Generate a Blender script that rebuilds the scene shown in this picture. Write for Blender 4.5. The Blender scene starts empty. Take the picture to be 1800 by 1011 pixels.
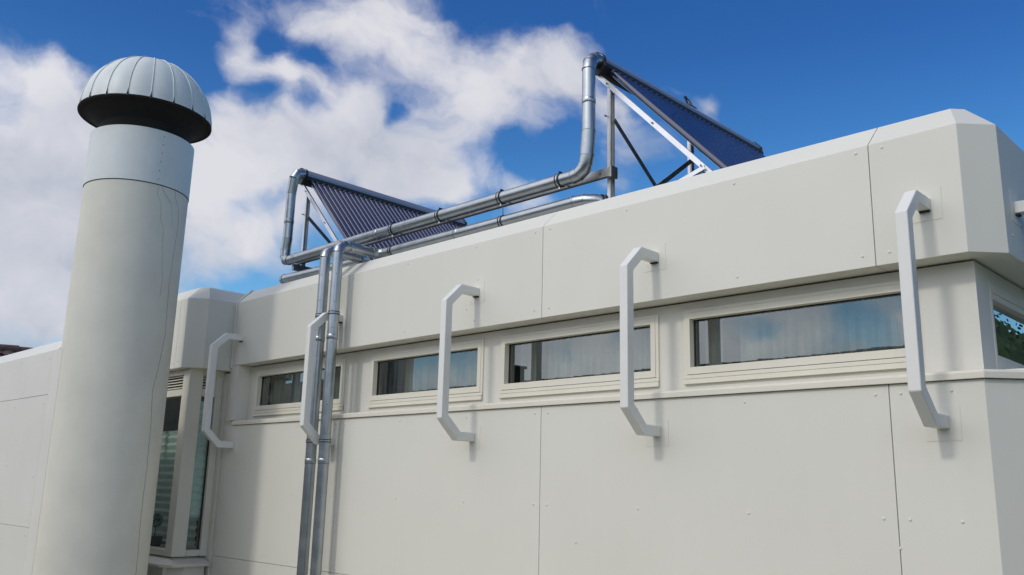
import bpy, bmesh, math, random
from mathutils import Vector, Matrix
random.seed(7)
S = bpy.context.scene
COL = S.collection
R = math.radians

# ------------------------------------------------------------------ camera
# world: X runs right along the facade, Y goes into it, Z up; the lens is at the origin, ground at -1.6
GZ = -1.6
cd = bpy.data.cameras.new("camera"); cam = bpy.data.objects.new("camera", cd); COL.objects.link(cam)
cd.sensor_width = 36.0; cd.lens = 31.0; cd.clip_start = 0.05; cd.clip_end = 2000
rt = Vector((0.716553, 0.697127, 0.023812)); up = Vector((0.138181, -0.175326, 0.974765)); fw = Vector((-0.683709, 0.69518, 0.22196))
cam.matrix_world = Matrix(((rt.x, up.x, -fw.x, 0), (rt.y, up.y, -fw.y, 0), (rt.z, up.z, -fw.z, 0), (0, 0, 0, 1)))
S.camera = cam

# ------------------------------------------------------------------ light
SUN_EL, SUN_AZ = 40.0, 3.0            # azimuth measured from the facade normal (-Y) towards -X
sdir = Vector((-math.sin(R(SUN_AZ)) * math.cos(R(SUN_EL)), -math.cos(R(SUN_AZ)) * math.cos(R(SUN_EL)), math.sin(R(SUN_EL))))
sl = bpy.data.lights.new("sun", 'SUN'); so = bpy.data.objects.new("sun", sl); COL.objects.link(so)
sl.energy = 0.90; sl.angle = R(6.0); sl.color = (1.0, 0.955, 0.88)
so.rotation_euler = (-sdir).to_track_quat('-Z', 'Y').to_euler()

W = bpy.data.worlds.new("World"); S.world = W; W.use_nodes = True
nt = W.node_tree; N = nt.nodes; L = nt.links; N.clear()
def nn(tree, t, **kw):
    n = tree.nodes.new(t)
    for k, v in kw.items(): setattr(n, k, v)
    return n
def math_(tree, op, a, b=None, clamp=False):
    n = nn(tree, 'ShaderNodeMath', operation=op); n.use_clamp = clamp
    for i, v in enumerate((a, b)):
        if v is None: continue
        if isinstance(v, (int, float)): n.inputs[i].default_value = v
        else: tree.links.new(v, n.inputs[i])
    return n.outputs[0]
sky = nn(nt, 'ShaderNodeTexSky', sky_type='NISHITA'); sky.sun_disc = False
sky.sun_elevation = R(SUN_EL); sky.sun_rotation = math.atan2(sdir.x, sdir.y); sky.altitude = 200; sky.air_density = 1.0; sky.dust_density = 0.4; sky.ozone_density = 2.2
hs = nn(nt, 'ShaderNodeHueSaturation'); hs.inputs['Saturation'].default_value = 1.40; hs.inputs['Hue'].default_value = 0.518; hs.inputs['Value'].default_value = 1.15
L.new(sky.outputs[0], hs.inputs['Color'])
tcs = nn(nt, 'ShaderNodeTexCoord'); szz = nn(nt, 'ShaderNodeSeparateXYZ'); L.new(tcs.outputs['Generated'], szz.inputs[0])
for sock, lo, hi in (('Saturation', 1.36, 1.38), ('Value', 1.36, 1.18), ('Hue', 0.496, 0.513)):
    q_ = nn(nt, 'ShaderNodeMapRange'); L.new(szz.outputs['Z'], q_.inputs['Value']); q_.inputs['From Min'].default_value = 0.22; q_.inputs['From Max'].default_value = 0.46
    q_.inputs['To Min'].default_value = lo; q_.inputs['To Max'].default_value = hi; L.new(q_.outputs[0], hs.inputs[sock])
bg1 = nn(nt, 'ShaderNodeBackground'); bg1.inputs[1].default_value = 0.10; L.new(hs.outputs[0], bg1.inputs[0])
tc = nn(nt, 'ShaderNodeTexCoord'); D0 = tc.outputs['Generated']
# domain-warped direction so that the cloud banks get ragged edges
wn = nn(nt, 'ShaderNodeTexNoise'); wn.inputs['Scale'].default_value = 10.0; wn.inputs['Detail'].default_value = 6.0; wn.inputs['Roughness'].default_value = 0.50
L.new(D0, wn.inputs['Vector'])
wsub = nn(nt, 'ShaderNodeVectorMath', operation='SUBTRACT'); L.new(wn.outputs['Color'], wsub.inputs[0]); wsub.inputs[1].default_value = (0.5, 0.5, 0.5)
wsc = nn(nt, 'ShaderNodeVectorMath', operation='SCALE'); L.new(wsub.outputs[0], wsc.inputs[0]); wsc.inputs['Scale'].default_value = 0.075
wadd = nn(nt, 'ShaderNodeVectorMath', operation='ADD'); L.new(D0, wadd.inputs[0]); L.new(wsc.outputs[0], wadd.inputs[1]); DW = wadd.outputs[0]
def pxdir(px, py):
    a, b = (px - 900) / 1550.0, -(py - 505.5) / 1550.0
    return (rt * a + up * b + fw).normalized()
# where the cloud banks and the blue gaps of this sky stand (directions in the world)
BANKS = [(10,120,85,.8),(90,140,70,.7),(30,240,130,.9),(130,240,100,.8),(400,240,100,.8),(490,265,100,.9),(600,235,80,.8),(645,172,50,.6),
 (685,245,90,.8),(765,275,85,.8),(835,315,50,.5),(560,325,80,.6),(430,320,80,.5),(330,330,110,.6),(210,400,230,.7),
 (430,5,80,.3),(540,15,80,.6),(615,45,75,.7),(700,75,85,.7),(700,5,65,.6),(785,115,85,.7),(865,150,85,.7),(935,120,70,.7),(995,120,55,.8),(1035,160,65,.7),
 (885,205,80,.6),(965,200,70,.6),(820,195,80,.5),(385,106,28,.5),(430,114,36,.7),(485,126,40,.9),(535,137,38,.7),(346,38,26,.5),(397,66,34,.75),(425,84,24,.5),(585,150,35,.5),
 (445,398,45,.6),(400,425,70,.6),(475,435,70,.6),(520,385,50,.5),(30,350,130,.6),(120,340,120,.5),(60,450,140,.7),(70,560,130,.7),(330,460,90,.6),
 (772,327,50,1.1),(700,318,50,.85),(655,345,55,.8),(935,300,50,.65),(925,352,60,.8),(1090,185,45,.7),(1080,225,62,.9),(1135,240,55,.8),(1185,252,35,.5),
 (1150,152,30,.7),(1186,152,26,.7),(1232,190,50,1.3),(1264,192,34,.9),(1280,226,22,.5),(1090,322,45,.45)]
GAPS = [(230,45,150,.9),(90,10,130,.8),(310,115,55,.6),(300,20,60,.5),(350,150,35,.5),(482,68,46,.7),(560,98,46,.8),(640,128,34,.3),(468,165,42,.8),(540,176,36,.8),(600,168,26,.5),(710,182,22,.8),
 (25,180,42,1.0),(85,186,34,.6),(945,278,60,.5),(150,330,30,.4),(430,362,42,.9),(482,350,30,.7),(620,345,25,.3),(850,15,75,.9),(950,45,80,.8),(905,265,50,.5),(1000,285,65,.6),(860,350,40,.4),(1020,340,60,.4),(330,545,50,.6),
 (1400,120,260,1.2),(1650,120,260,1.4),(1130,60,110,.9),(1210,110,55,.4)]
acc = None
OPP = [(1300,572,48,1.2),(1350,590,34,.9),(1470,556,62,1.1),(1535,592,44,1.0),(1095,598,50,1.1),(1000,625,60,1.0),(800,622,80,1.7),(700,650,80,1.6),(1400,620,30,.5),(500,680,90,1.8)]
for lst, sg in ((BANKS, 1), (GAPS, -1), (OPP, -2)):
    for (px, py, r, w) in lst:
        dn = nn(nt, 'ShaderNodeVectorMath', operation='DISTANCE'); L.new(DW, dn.inputs[0]); dn.inputs[1].default_value = pxdir(px, py) if sg > -2 else pxdir(px, py) * Vector((1, -1, 1))
        mr = nn(nt, 'ShaderNodeMapRange', interpolation_type='SMOOTHSTEP'); L.new(dn.outputs['Value'], mr.inputs['Value'])
        mr.inputs['From Min'].default_value = 0.0; mr.inputs['From Max'].default_value = r / 1550.0 * 1.35
        mr.inputs['To Min'].default_value = w * (1 if sg > 0 else -1); mr.inputs['To Max'].default_value = 0.0
        acc = mr.outputs[0] if acc is None else math_(nt, 'ADD', acc, mr.outputs[0])
# open sky away from the view: cloud added, fuller opposite the facade, for ambient light
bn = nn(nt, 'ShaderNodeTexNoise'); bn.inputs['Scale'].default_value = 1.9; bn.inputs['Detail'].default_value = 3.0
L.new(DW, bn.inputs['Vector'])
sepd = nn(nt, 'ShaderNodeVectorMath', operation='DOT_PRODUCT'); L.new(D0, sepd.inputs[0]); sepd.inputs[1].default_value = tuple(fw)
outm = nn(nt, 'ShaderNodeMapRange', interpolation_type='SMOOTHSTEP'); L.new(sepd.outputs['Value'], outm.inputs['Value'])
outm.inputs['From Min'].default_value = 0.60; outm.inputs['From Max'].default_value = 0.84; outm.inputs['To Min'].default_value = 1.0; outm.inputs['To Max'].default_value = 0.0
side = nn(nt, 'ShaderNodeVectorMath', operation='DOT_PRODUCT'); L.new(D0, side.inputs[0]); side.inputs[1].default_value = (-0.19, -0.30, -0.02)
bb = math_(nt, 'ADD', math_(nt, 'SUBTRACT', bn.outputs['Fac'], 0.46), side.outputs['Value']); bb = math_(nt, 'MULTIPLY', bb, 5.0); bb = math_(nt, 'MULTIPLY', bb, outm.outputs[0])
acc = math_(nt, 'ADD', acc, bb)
# streaky detail: stretched along the drift of the banks
drift = (pxdir(760, 230) - pxdir(380, 80)).normalized()
dd = nn(nt, 'ShaderNodeVectorMath', operation='DOT_PRODUCT'); L.new(D0, dd.inputs[0]); dd.inputs[1].default_value = drift
ds = nn(nt, 'ShaderNodeVectorMath', operation='SCALE'); ds.inputs[0].default_value = drift; L.new(math_(nt, 'MULTIPLY', dd.outputs['Value'], -0.55), ds.inputs['Scale'])
da = nn(nt, 'ShaderNodeVectorMath', operation='ADD'); L.new(DW, da.inputs[0]); L.new(ds.outputs[0], da.inputs[1]); DS = da.outputs[0]
fn = nn(nt, 'ShaderNodeTexNoise'); fn.inputs['Scale'].default_value = 11.0; fn.inputs['Detail'].default_value = 9.0; fn.inputs['Roughness'].default_value = 0.55
L.new(DS, fn.inputs['Vector'])
fz = math_(nt, 'MULTIPLY', math_(nt, 'SUBTRACT', fn.outputs['Fac'], 0.5), 4.3)
dens = math_(nt, 'ADD', acc, fz)
mk = nn(nt, 'ShaderNodeMapRange', interpolation_type='SMOOTHSTEP'); L.new(dens, mk.inputs['Value'])
mk.inputs['From Min'].default_value = -0.30; mk.inputs['From Max'].default_value = 1.20; mk.inputs['To Min'].default_value = 0.0; mk.inputs['To Max'].default_value = 0.96
# thick parts grey, thin and upper parts white
gn = nn(nt, 'ShaderNodeTexNoise'); gn.inputs['Scale'].default_value = 4.2; gn.inputs['Detail'].default_value = 5.0; gn.inputs['Roughness'].default_value = 0.55
off = nn(nt, 'ShaderNodeVectorMath', operation='ADD'); L.new(DW, off.inputs[0]); off.inputs[1].default_value = (3.1, 1.7, 0.4); L.new(off.outputs[0], gn.inputs['Vector'])
sz = nn(nt, 'ShaderNodeSeparateXYZ'); L.new(D0, sz.inputs[0])
g1 = math_(nt, 'MULTIPLY', math_(nt, 'SUBTRACT', gn.outputs['Fac'], 0.5), 3.4)
g2 = math_(nt, 'MULTIPLY', math_(nt, 'SUBTRACT', math_(nt, 'MAXIMUM', sz.outputs['Z'], 0.22), 0.34), 2.4)
gg = math_(nt, 'ADD', math_(nt, 'ADD', g1, g2), 0.62)
cr = nn(nt, 'ShaderNodeValToRGB'); L.new(gg, cr.inputs[0])
cr.color_ramp.elements[0].position = 0.0; cr.color_ramp.elements[0].color = (0.29, 0.35, 0.45, 1)
cr.color_ramp.elements[1].position = 1.0; cr.color_ramp.elements[1].color = (0.71, 0.705, 0.745, 1)
e = cr.color_ramp.elements.new(0.5); e.color = (0.54, 0.56, 0.63, 1)
bg2 = nn(nt, 'ShaderNodeBackground'); L.new(cr.outputs[0], bg2.inputs[0])
# clouds nearer the sun are brighter, raised to lift the ambient light
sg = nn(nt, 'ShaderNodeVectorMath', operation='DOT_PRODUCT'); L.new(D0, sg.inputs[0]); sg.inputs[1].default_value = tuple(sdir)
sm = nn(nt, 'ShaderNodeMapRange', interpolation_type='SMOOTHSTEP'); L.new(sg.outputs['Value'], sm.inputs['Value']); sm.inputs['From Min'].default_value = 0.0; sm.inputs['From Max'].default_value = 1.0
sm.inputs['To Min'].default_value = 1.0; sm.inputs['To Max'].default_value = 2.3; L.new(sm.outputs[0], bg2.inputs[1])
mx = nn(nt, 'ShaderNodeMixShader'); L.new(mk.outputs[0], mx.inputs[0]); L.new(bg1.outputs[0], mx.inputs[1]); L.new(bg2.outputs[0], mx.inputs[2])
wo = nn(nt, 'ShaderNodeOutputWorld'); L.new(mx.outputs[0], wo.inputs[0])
W.cycles.sampling_method = 'MANUAL'; W.cycles.sample_map_resolution = 512

S.view_settings.view_transform = 'Standard'; S.view_settings.look = 'None'; S.view_settings.gamma = 1.0
S.view_settings.use_curve_mapping = False; S.view_settings.exposure = 0.08
S.cycles.max_bounces = 10

# ------------------------------------------------------------------ materials
def mat(name, col, rough=0.6, metal=0.0, noise=None, bump=None, spec=0.5, coat=0.0, extra=None):
    """noise = (scale, amount, (colour shift)), bump = (scale, strength, distance)"""
    m = bpy.data.materials.new(name); m.use_nodes = True; t = m.node_tree
    b = t.nodes['Principled BSDF']; b.inputs['Base Color'].default_value = (*col, 1); b.inputs['Roughness'].default_value = rough
    b.inputs['Metallic'].default_value = metal; b.inputs['Specular IOR Level'].default_value = spec
    if coat: b.inputs['Coat Weight'].default_value = coat; b.inputs['Coat Roughness'].default_value = 0.05
    g = nn(t, 'ShaderNodeNewGeometry'); P = g.outputs['Position']
    if noise:
        sc, am = noise[0], noise[1]; col2 = noise[2] if len(noise) > 2 else tuple(c * (1 - am) for c in col)
        n1 = nn(t, 'ShaderNodeTexNoise'); n1.inputs['Scale'].default_value = sc; n1.inputs['Detail'].default_value = 8; n1.inputs['Roughness'].default_value = 0.62
        t.links.new(P, n1.inputs['Vector'])
        r = nn(t, 'ShaderNodeMapRange'); t.links.new(n1.outputs['Fac'], r.inputs['Value']); r.inputs['From Min'].default_value = 0.34; r.inputs['From Max'].default_value = 0.66
        mxn = nn(t, 'ShaderNodeMix', data_type='RGBA'); t.links.new(r.outputs[0], mxn.inputs[0])
        mxn.inputs[6].default_value = (*col, 1); mxn.inputs[7].default_value = (*col2, 1)
        t.links.new(mxn.outputs[2], b.inputs['Base Color'])
        rr = nn(t, 'ShaderNodeMapRange'); t.links.new(n1.outputs['Fac'], rr.inputs['Value']); rr.inputs['From Min'].default_value = 0.3; rr.inputs['From Max'].default_value = 0.7
        rr.inputs['To Min'].default_value = max(0, rough - 0.07); rr.inputs['To Max'].default_value = min(1, rough + 0.07); t.links.new(rr.outputs[0], b.inputs['Roughness'])
    if bump:
        n2 = nn(t, 'ShaderNodeTexNoise'); n2.inputs['Scale'].default_value = bump[0]; n2.inputs['Detail'].default_value = 6
        t.links.new(P, n2.inputs['Vector']); bp = nn(t, 'ShaderNodeBump'); bp.inputs['Strength'].default_value = bump[1]; bp.inputs['Distance'].default_value = bump[2]
        t.links.new(n2.outputs['Fac'], bp.inputs['Height']); t.links.new(bp.outputs[0], b.inputs['Normal'])
    return m
M = {}
def panel_mat(name, col, col2):
    """cream coated facade board: faint blotches, faint vertical rain streaks, fine grain"""
    m = mat(name, col, 0.55, 0, None, None, 0.35); t = m.node_tree; b = t.nodes['Principled BSDF']
    g = nn(t, 'ShaderNodeNewGeometry')
    n1 = nn(t, 'ShaderNodeTexNoise'); n1.inputs['Scale'].default_value = 1.7; n1.inputs['Detail'].default_value = 7; t.links.new(g.outputs['Position'], n1.inputs['Vector'])
    mp = nn(t, 'ShaderNodeMapping'); mp.inputs['Scale'].default_value = (9, 9, 0.35); t.links.new(g.outputs['Position'], mp.inputs[0])
    n2 = nn(t, 'ShaderNodeTexNoise'); n2.inputs['Scale'].default_value = 1.6; n2.inputs['Detail'].default_value = 5; t.links.new(mp.outputs[0], n2.inputs['Vector'])
    n3 = nn(t, 'ShaderNodeTexNoise'); n3.inputs['Scale'].default_value = 60; n3.inputs['Detail'].default_value = 4; t.links.new(g.outputs['Position'], n3.inputs['Vector'])
    a = math_(t, 'ADD', math_(t, 'MULTIPLY', n1.outputs['Fac'], 0.62), math_(t, 'MULTIPLY', n2.outputs['Fac'], 0.18)); a = math_(t, 'ADD', a, math_(t, 'MULTIPLY', n3.outputs['Fac'], 0.2))
    r = nn(t, 'ShaderNodeMapRange'); t.links.new(a, r.inputs['Value']); r.inputs['From Min'].default_value = 0.36; r.inputs['From Max'].default_value = 0.66
    x = nn(t, 'ShaderNodeMix', data_type='RGBA'); t.links.new(r.outputs[0], x.inputs[0]); x.inputs[6].default_value = (*col, 1); x.inputs[7].default_value = (*col2, 1)
    oi = nn(t, 'ShaderNodeObjectInfo'); hv = nn(t, 'ShaderNodeHueSaturation'); t.links.new(x.outputs[2], hv.inputs['Color'])
    vr = nn(t, 'ShaderNodeMapRange'); t.links.new(oi.outputs['Random'], vr.inputs['Value']); vr.inputs['To Min'].default_value = 0.978; vr.inputs['To Max'].default_value = 1.018; t.links.new(vr.outputs[0], hv.inputs['Value'])
    t.links.new(hv.outputs[0], b.inputs['Base Color'])
    bp = nn(t, 'ShaderNodeBump'); bp.inputs['Strength'].default_value = 0.12; bp.inputs['Distance'].default_value = 0.002; t.links.new(n3.outputs['Fac'], bp.inputs['Height']); t.links.new(bp.outputs[0], b.inputs['Normal'])
    return m
M['panel'] = panel_mat('cream_board', (0.695, 0.685, 0.605), (0.67, 0.66, 0.582))
M['wing'] = panel_mat('wing_board', (0.655, 0.65, 0.595), (0.615, 0.61, 0.555))
M['backing'] = mat('joint_backing', (0.40, 0.38, 0.29), 0.9)
M['frame'] = mat('cream_window_paint', (0.72, 0.69, 0.58), 0.42, 0, (3, 0.05), (90, 0.06, 0.001))
M['recess'] = panel_mat('recess_board', (0.70, 0.685, 0.61), (0.65, 0.635, 0.56))
M['bracket'] = mat('white_powder_coat', (0.745, 0.745, 0.70), 0.42, 0, (2.5, 0.05), (120, 0.05, 0.001))
M['chimney'] = mat('painted_render', (0.67, 0.66, 0.57), 0.8, 0, (2.2, 0.1, (0.61, 0.605, 0.525)), (70, 0.25, 0.003), 0.2)
M['sleeve'] = mat('painted_sheet', (0.63, 0.67, 0.645), 0.5, 0, (3.0, 0.08, (0.57, 0.61, 0.59)), (8, 0.08, 0.006))
M['crack'] = mat('crack', (0.10, 0.095, 0.08), 0.95)
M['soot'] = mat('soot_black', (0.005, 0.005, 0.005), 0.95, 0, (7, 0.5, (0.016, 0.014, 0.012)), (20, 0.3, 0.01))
M['rubber'] = mat('black_rubber', (0.02, 0.02, 0.022), 0.55)
M['alu'] = mat('aluminium', (0.70, 0.71, 0.72), 0.40, 0.85, (12, 0.06), None)
M['darksteel'] = mat('weathered_steel', (0.30, 0.31, 0.31), 0.45, 0.9, (14, 0.35, (0.42, 0.41, 0.38)), None)
M['rivet'] = mat('rivet_head', (0.66, 0.65, 0.60), 0.4)
M['screw'] = mat('screw_steel', (0.16, 0.16, 0.16), 0.5, 0.6)
M['header'] = mat('collector_cover', (0.36, 0.37, 0.39), 0.38, 0.6, (5, 0.08), None)
M['roofing'] = mat('roof_felt', (0.10, 0.10, 0.10), 0.9, 0, (20, 0.3), (60, 0.4, 0.004))
M['ground'] = mat('paving', (0.43, 0.40, 0.32), 0.9, 0, (1.5, 0.3, (0.30, 0.29, 0.23)), (30, 0.4, 0.01))
M['lawn'] = mat('added_dark_lawn', (0.045, 0.075, 0.025), 0.95, 0, (4, 0.4), (50, 0.6, 0.01))
M['bark'] = mat('bark', (0.09, 0.07, 0.05), 0.95, 0, (8, 0.4), (30, 0.5, 0.01))
M['room'] = mat('room_plaster', (0.33, 0.33, 0.31), 0.9, 0, (2, 0.15), None)
M['fabric'] = mat('curtain_fabric', (0.50, 0.52, 0.51), 0.9, 0, (30, 0.1), None)
M['band_sheet'] = mat('pale_pleats', (0.74, 0.84, 0.78), 0.85, 0, (14, 0.15), None)
M['leaf'] = mat('leaf', (0.03, 0.07, 0.025), 0.7, 0, (30, 0.5), None)
M['pot'] = mat('pot', (0.08, 0.07, 0.06), 0.6, 0, (20, 0.3), None)
M['vase'] = mat('vase', (0.35, 0.40, 0.33), 0.3, 0, (10, 0.3), None)
M['tile'] = mat('roof_tile', (0.13, 0.065, 0.05), 0.75, 0, (3, 0.5, (0.06, 0.045, 0.04)), (40, 0.4, 0.01))
M['tile2'] = mat('roof_tile_grey', (0.13, 0.125, 0.12), 0.75, 0, (3, 0.4, (0.08, 0.08, 0.08)), (40, 0.4, 0.01))
M['brick'] = mat('brickwork', (0.10, 0.075, 0.06), 0.9, 0, (12, 0.4), (40, 0.4, 0.01))
M['house'] = mat('house_render', (0.42, 0.40, 0.36), 0.9, 0, (2, 0.15), None)
M['feather_dark'] = mat('feather_dark', (0.02, 0.022, 0.03), 0.7)
M['feather_pale'] = mat('feather_pale', (0.32, 0.32, 0.31), 0.8)
M['lamp'] = mat('lamp_white', (0.75, 0.76, 0.76), 0.35)

def galv():
    m = bpy.data.materials.new('galvanised_sheet'); m.use_nodes = True; t = m.node_tree; b = t.nodes['Principled BSDF']
    b.inputs['Metallic'].default_value = 1.0; b.inputs['Anisotropic'].default_value = 0.3
    g = nn(t, 'ShaderNodeNewGeometry')
    v = nn(t, 'ShaderNodeTexVoronoi'); v.inputs['Scale'].default_value = 160; t.links.new(g.outputs['Position'], v.inputs['Vector'])
    n1 = nn(t, 'ShaderNodeTexNoise'); n1.inputs['Scale'].default_value = 9; n1.inputs['Detail'].default_value = 6; t.links.new(g.outputs['Position'], n1.inputs['Vector'])
    sp = nn(t, 'ShaderNodeSeparateColor'); t.links.new(v.outputs['Color'], sp.inputs[0])
    a = math_(t, 'ADD', math_(t, 'MULTIPLY', sp.outputs[0], 0.10), math_(t, 'MULTIPLY', n1.outputs['Fac'], 0.90))
    c = nn(t, 'ShaderNodeValToRGB'); t.links.new(a, c.inputs[0])
    c.color_ramp.elements[0].position = 0.25; c.color_ramp.elements[0].color = (0.33, 0.36, 0.375, 1)
    c.color_ramp.elements[1].position = 0.75; c.color_ramp.elements[1].color = (0.46, 0.49, 0.505, 1)
    t.links.new(c.outputs[0], b.inputs['Base Color'])
    r = nn(t, 'ShaderNodeMapRange'); t.links.new(a, r.inputs['Value']); r.inputs['From Min'].default_value = 0.2; r.inputs['From Max'].default_value = 0.8
    r.inputs['To Min'].default_value = 0.30; r.inputs['To Max'].default_value = 0.40; t.links.new(r.outputs[0], b.inputs['Roughness'])
    return m
M['galv'] = galv()

def tube_glass():
    m = bpy.data.materials.new('vacuum_tube_glass'); m.use_nodes = True; b = m.node_tree.nodes['Principled BSDF']
    b.inputs['Base Color'].default_value = (0.012, 0.018, 0.066, 1); b.inputs['Roughness'].default_value = 0.10
    b.inputs['Specular IOR Level'].default_value = 0.7; b.inputs['Coat Weight'].default_value = 1.0; b.inputs['Coat Roughness'].default_value = 0.03
    return m
M['tube'] = tube_glass()

def window_glass(fm=1.65, fa=0.11, tint=(0.70, 0.74, 0.70, 1)):
    m = bpy.data.materials.new('window_glass'); m.use_nodes = True; t = m.node_tree; t.nodes.clear()
    tr = nn(t, 'ShaderNodeBsdfTransparent'); tr.inputs[0].default_value = tint
    gl = nn(t, 'ShaderNodeBsdfGlossy'); gl.inputs['Roughness'].default_value = 0.0; gl.inputs[0].default_value = (0.89, 0.94, 0.89, 1)
    g = nn(t, 'ShaderNodeNewGeometry'); n1 = nn(t, 'ShaderNodeTexNoise'); n1.inputs['Scale'].default_value = 2.2; n1.inputs['Detail'].default_value = 1; t.links.new(g.outputs['Position'], n1.inputs['Vector'])
    bp = nn(t, 'ShaderNodeBump'); bp.inputs['Strength'].default_value = 0.12; bp.inputs['Distance'].default_value = 0.004; t.links.new(n1.outputs['Fac'], bp.inputs['Height']); t.links.new(bp.outputs[0], gl.inputs['Normal'])
    fr = nn(t, 'ShaderNodeFresnel'); fr.inputs['IOR'].default_value = 1.52
    k = math_(t, 'ADD', math_(t, 'MULTIPLY', fr.outputs[0], fm), fa, True)
    x = nn(t, 'ShaderNodeMixShader'); t.links.new(k, x.inputs[0]); t.links.new(tr.outputs[0], x.inputs[1]); t.links.new(gl.outputs[0], x.inputs[2])
    o = nn(t, 'ShaderNodeOutputMaterial'); t.links.new(x.outputs[0], o.inputs[0])
    return m
M['glass'] = window_glass()
M['clear_glass'] = window_glass(0.8, 0.02, (0.90, 0.97, 0.95, 1))

# ------------------------------------------------------------------ mesh helpers
class MB:
    def __init__(s): s.v = []; s.f = []
    def add(s, vs, fs):
        o = len(s.v); s.v += [tuple(v) for v in vs]; s.f += [tuple(i + o for i in f) for f in fs]; return s
    def box(s, x0, x1, y0, y1, z0, z1):
        vs = [(x0,y0,z0),(x1,y0,z0),(x1,y1,z0),(x0,y1,z0),(x0,y0,z1),(x1,y0,z1),(x1,y1,z1),(x0,y1,z1)]
        return s.add(vs, [(0,3,2,1),(4,5,6,7),(0,1,5,4),(1,2,6,5),(2,3,7,6),(3,0,4,7)])
    def bar(s, a, b, w, h, upv=(0,0,1)):
        a, b = Vector(a), Vector(b); d = (b - a).normalized(); u = Vector(upv)
        if abs(d.dot(u)) > 0.98: u = Vector((0,1,0))
        sd = d.cross(u).normalized(); u = sd.cross(d).normalized()
        vs = [p + sd * (sx * w / 2) + u * (sz * h / 2) for p in (a, b) for sx, sz in ((-1,-1),(1,-1),(1,1),(-1,1))]
        return s.add(vs, [(0,1,2,3),(7,6,5,4),(0,4,5,1),(1,5,6,2),(2,6,7,3),(3,7,4,0)])
    def prism(s, poly, axis, a, b):
        """poly: outline in the two other axes (order: (y,z) for x, (x,z) for y, (x,y) for z)"""
        def P(p, t):
            return {'x': (t, p[0], p[1]), 'y': (p[0], t, p[1]), 'z': (p[0], p[1], t)}[axis]
        n = len(poly); vs = [P(p, a) for p in poly] + [P(p, b) for p in poly]
        fs = [tuple(range(n))[::-1], tuple(range(n, 2 * n))] + [(i, (i + 1) % n, n + (i + 1) % n, n + i) for i in range(n)]
        return s.add(vs, fs)
    def tube(s, pts, r, n=24, caps=True):
        """mitred tube through the points"""
        pts = [Vector(p) for p in pts]; rings = []; ref = None
        for i, p in enumerate(pts):
            d0 = (p - pts[i-1]).normalized() if i else (pts[1] - p).normalized()
            d1 = (pts[i+1] - p).normalized() if i < len(pts) - 1 else d0
            t = (d0 + d1).normalized()
            if ref is None:
                ref = d0.orthogonal().normalized()
            u = (ref - d0 * ref.dot(d0)).normalized(); w = d0.cross(u)
            ring = []
            for k in range(n):
                a = 2 * math.pi * k / n; q = u * math.cos(a) + w * math.sin(a)
                # push along d0 on to the mitre plane
                off = q * (r[i] if isinstance(r, (list, tuple)) else r); off = off - d0 * (off.dot(t) / d0.dot(t))
                ring.append(p + off)
            ref = (u - t * u.dot(t)).normalized() if abs(u.dot(t)) < .99 else u
            rings.append(ring)
            ref = (u - d1 * u.dot(d1)).normalized()
        vs = [v for rg in rings for v in rg]; fs = []
        for i in range(len(rings) - 1):
            for k in range(n):
                fs.append((i*n + k, i*n + (k+1) % n, (i+1)*n + (k+1) % n, (i+1)*n + k))
        if caps: fs += [tuple(range(n))[::-1], tuple(range((len(rings)-1)*n, len(rings)*n))]
        return s.add(vs, fs)
    def lathe(s, prof, n=48, a0=0, a1=2*math.pi, c=(0,0)):
        full = abs(a1 - a0 - 2*math.pi) < 1e-6; m = n if full else n + 1
        vs = [(c[0] + r * math.cos(a0 + (a1-a0)*k/n), c[1] + r * math.sin(a0 + (a1-a0)*k/n), z) for r, z in prof for k in range(m)]
        fs = [(i*m + k, i*m + (k+1) % m, (i+1)*m + (k+1) % m, (i+1)*m + k) for i in range(len(prof)-1) for k in range(n)]
        return s.add(vs, fs)
    def obj(s, name, m, parent=None, smooth=False, bevel=0.0, fix=True):
        me = bpy.data.meshes.new(name); me.from_pydata(s.v, [], s.f)
        bm = bmesh.new(); bm.from_mesh(me)
        if bevel:
            bmesh.ops.remove_doubles(bm, verts=bm.verts, dist=1e-5)
            es = [e for e in bm.edges if len(e.link_faces) == 2 and e.calc_face_angle(0) > 0.3]
            bmesh.ops.recalc_face_normals(bm, faces=bm.faces)
            bmesh.ops.bevel(bm, geom=es, offset=bevel, segments=1, affect='EDGES', clamp_overlap=True)
        if fix: bmesh.ops.recalc_face_normals(bm, faces=bm.faces)
        bm.to_mesh(me); bm.free()
        if smooth:
            for p in me.polygons: p.use_smooth = True
            me.set_sharp_from_angle(angle=R(35))
        me.materials.append(m)
        o = bpy.data.objects.new(name, me); COL.objects.link(o)
        if parent is not None: o.parent = parent
        return o
def tag(o, label=None, cat=None, group=None, kind=None):
    if label: o['label'] = label
    if cat: o['category'] = cat
    if group: o['group'] = group
    if kind: o['kind'] = kind
    return o
def thing(name, label, cat, loc=(0,0,0), group=None):
    o = bpy.data.objects.new(name, None); COL.objects.link(o); o.location = loc; o.empty_display_size = 0.1
    return tag(o, label, cat, group)
class Local(MB):
    """mesh builder that subtracts the thing's base so children sit in local space"""
    def __init__(s, base): super().__init__(); s.base = Vector(base)
    def obj(s, *a, **k):
        s.v = [tuple(Vector(v) - s.base) for v in s.v]; return super().obj(*a, **k)
def inst(o, parent, loc=None, rot=None, scale=None):
    c = o.copy(); COL.objects.link(c); c.parent = parent
    if loc is not None: c.location = loc
    if rot is not None: c.rotation_euler = rot
    if scale is not None: c.scale = scale
    return c
def copy_tree(o, parent=None, loc=None, rotz=None):
    c = o.copy(); COL.objects.link(c); c.parent = parent
    if loc is not None: c.location = loc
    if rotz is not None: c.rotation_euler = (0, 0, rotz)
    for ch in list(o.children): copy_tree(ch, c)
    return c

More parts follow.
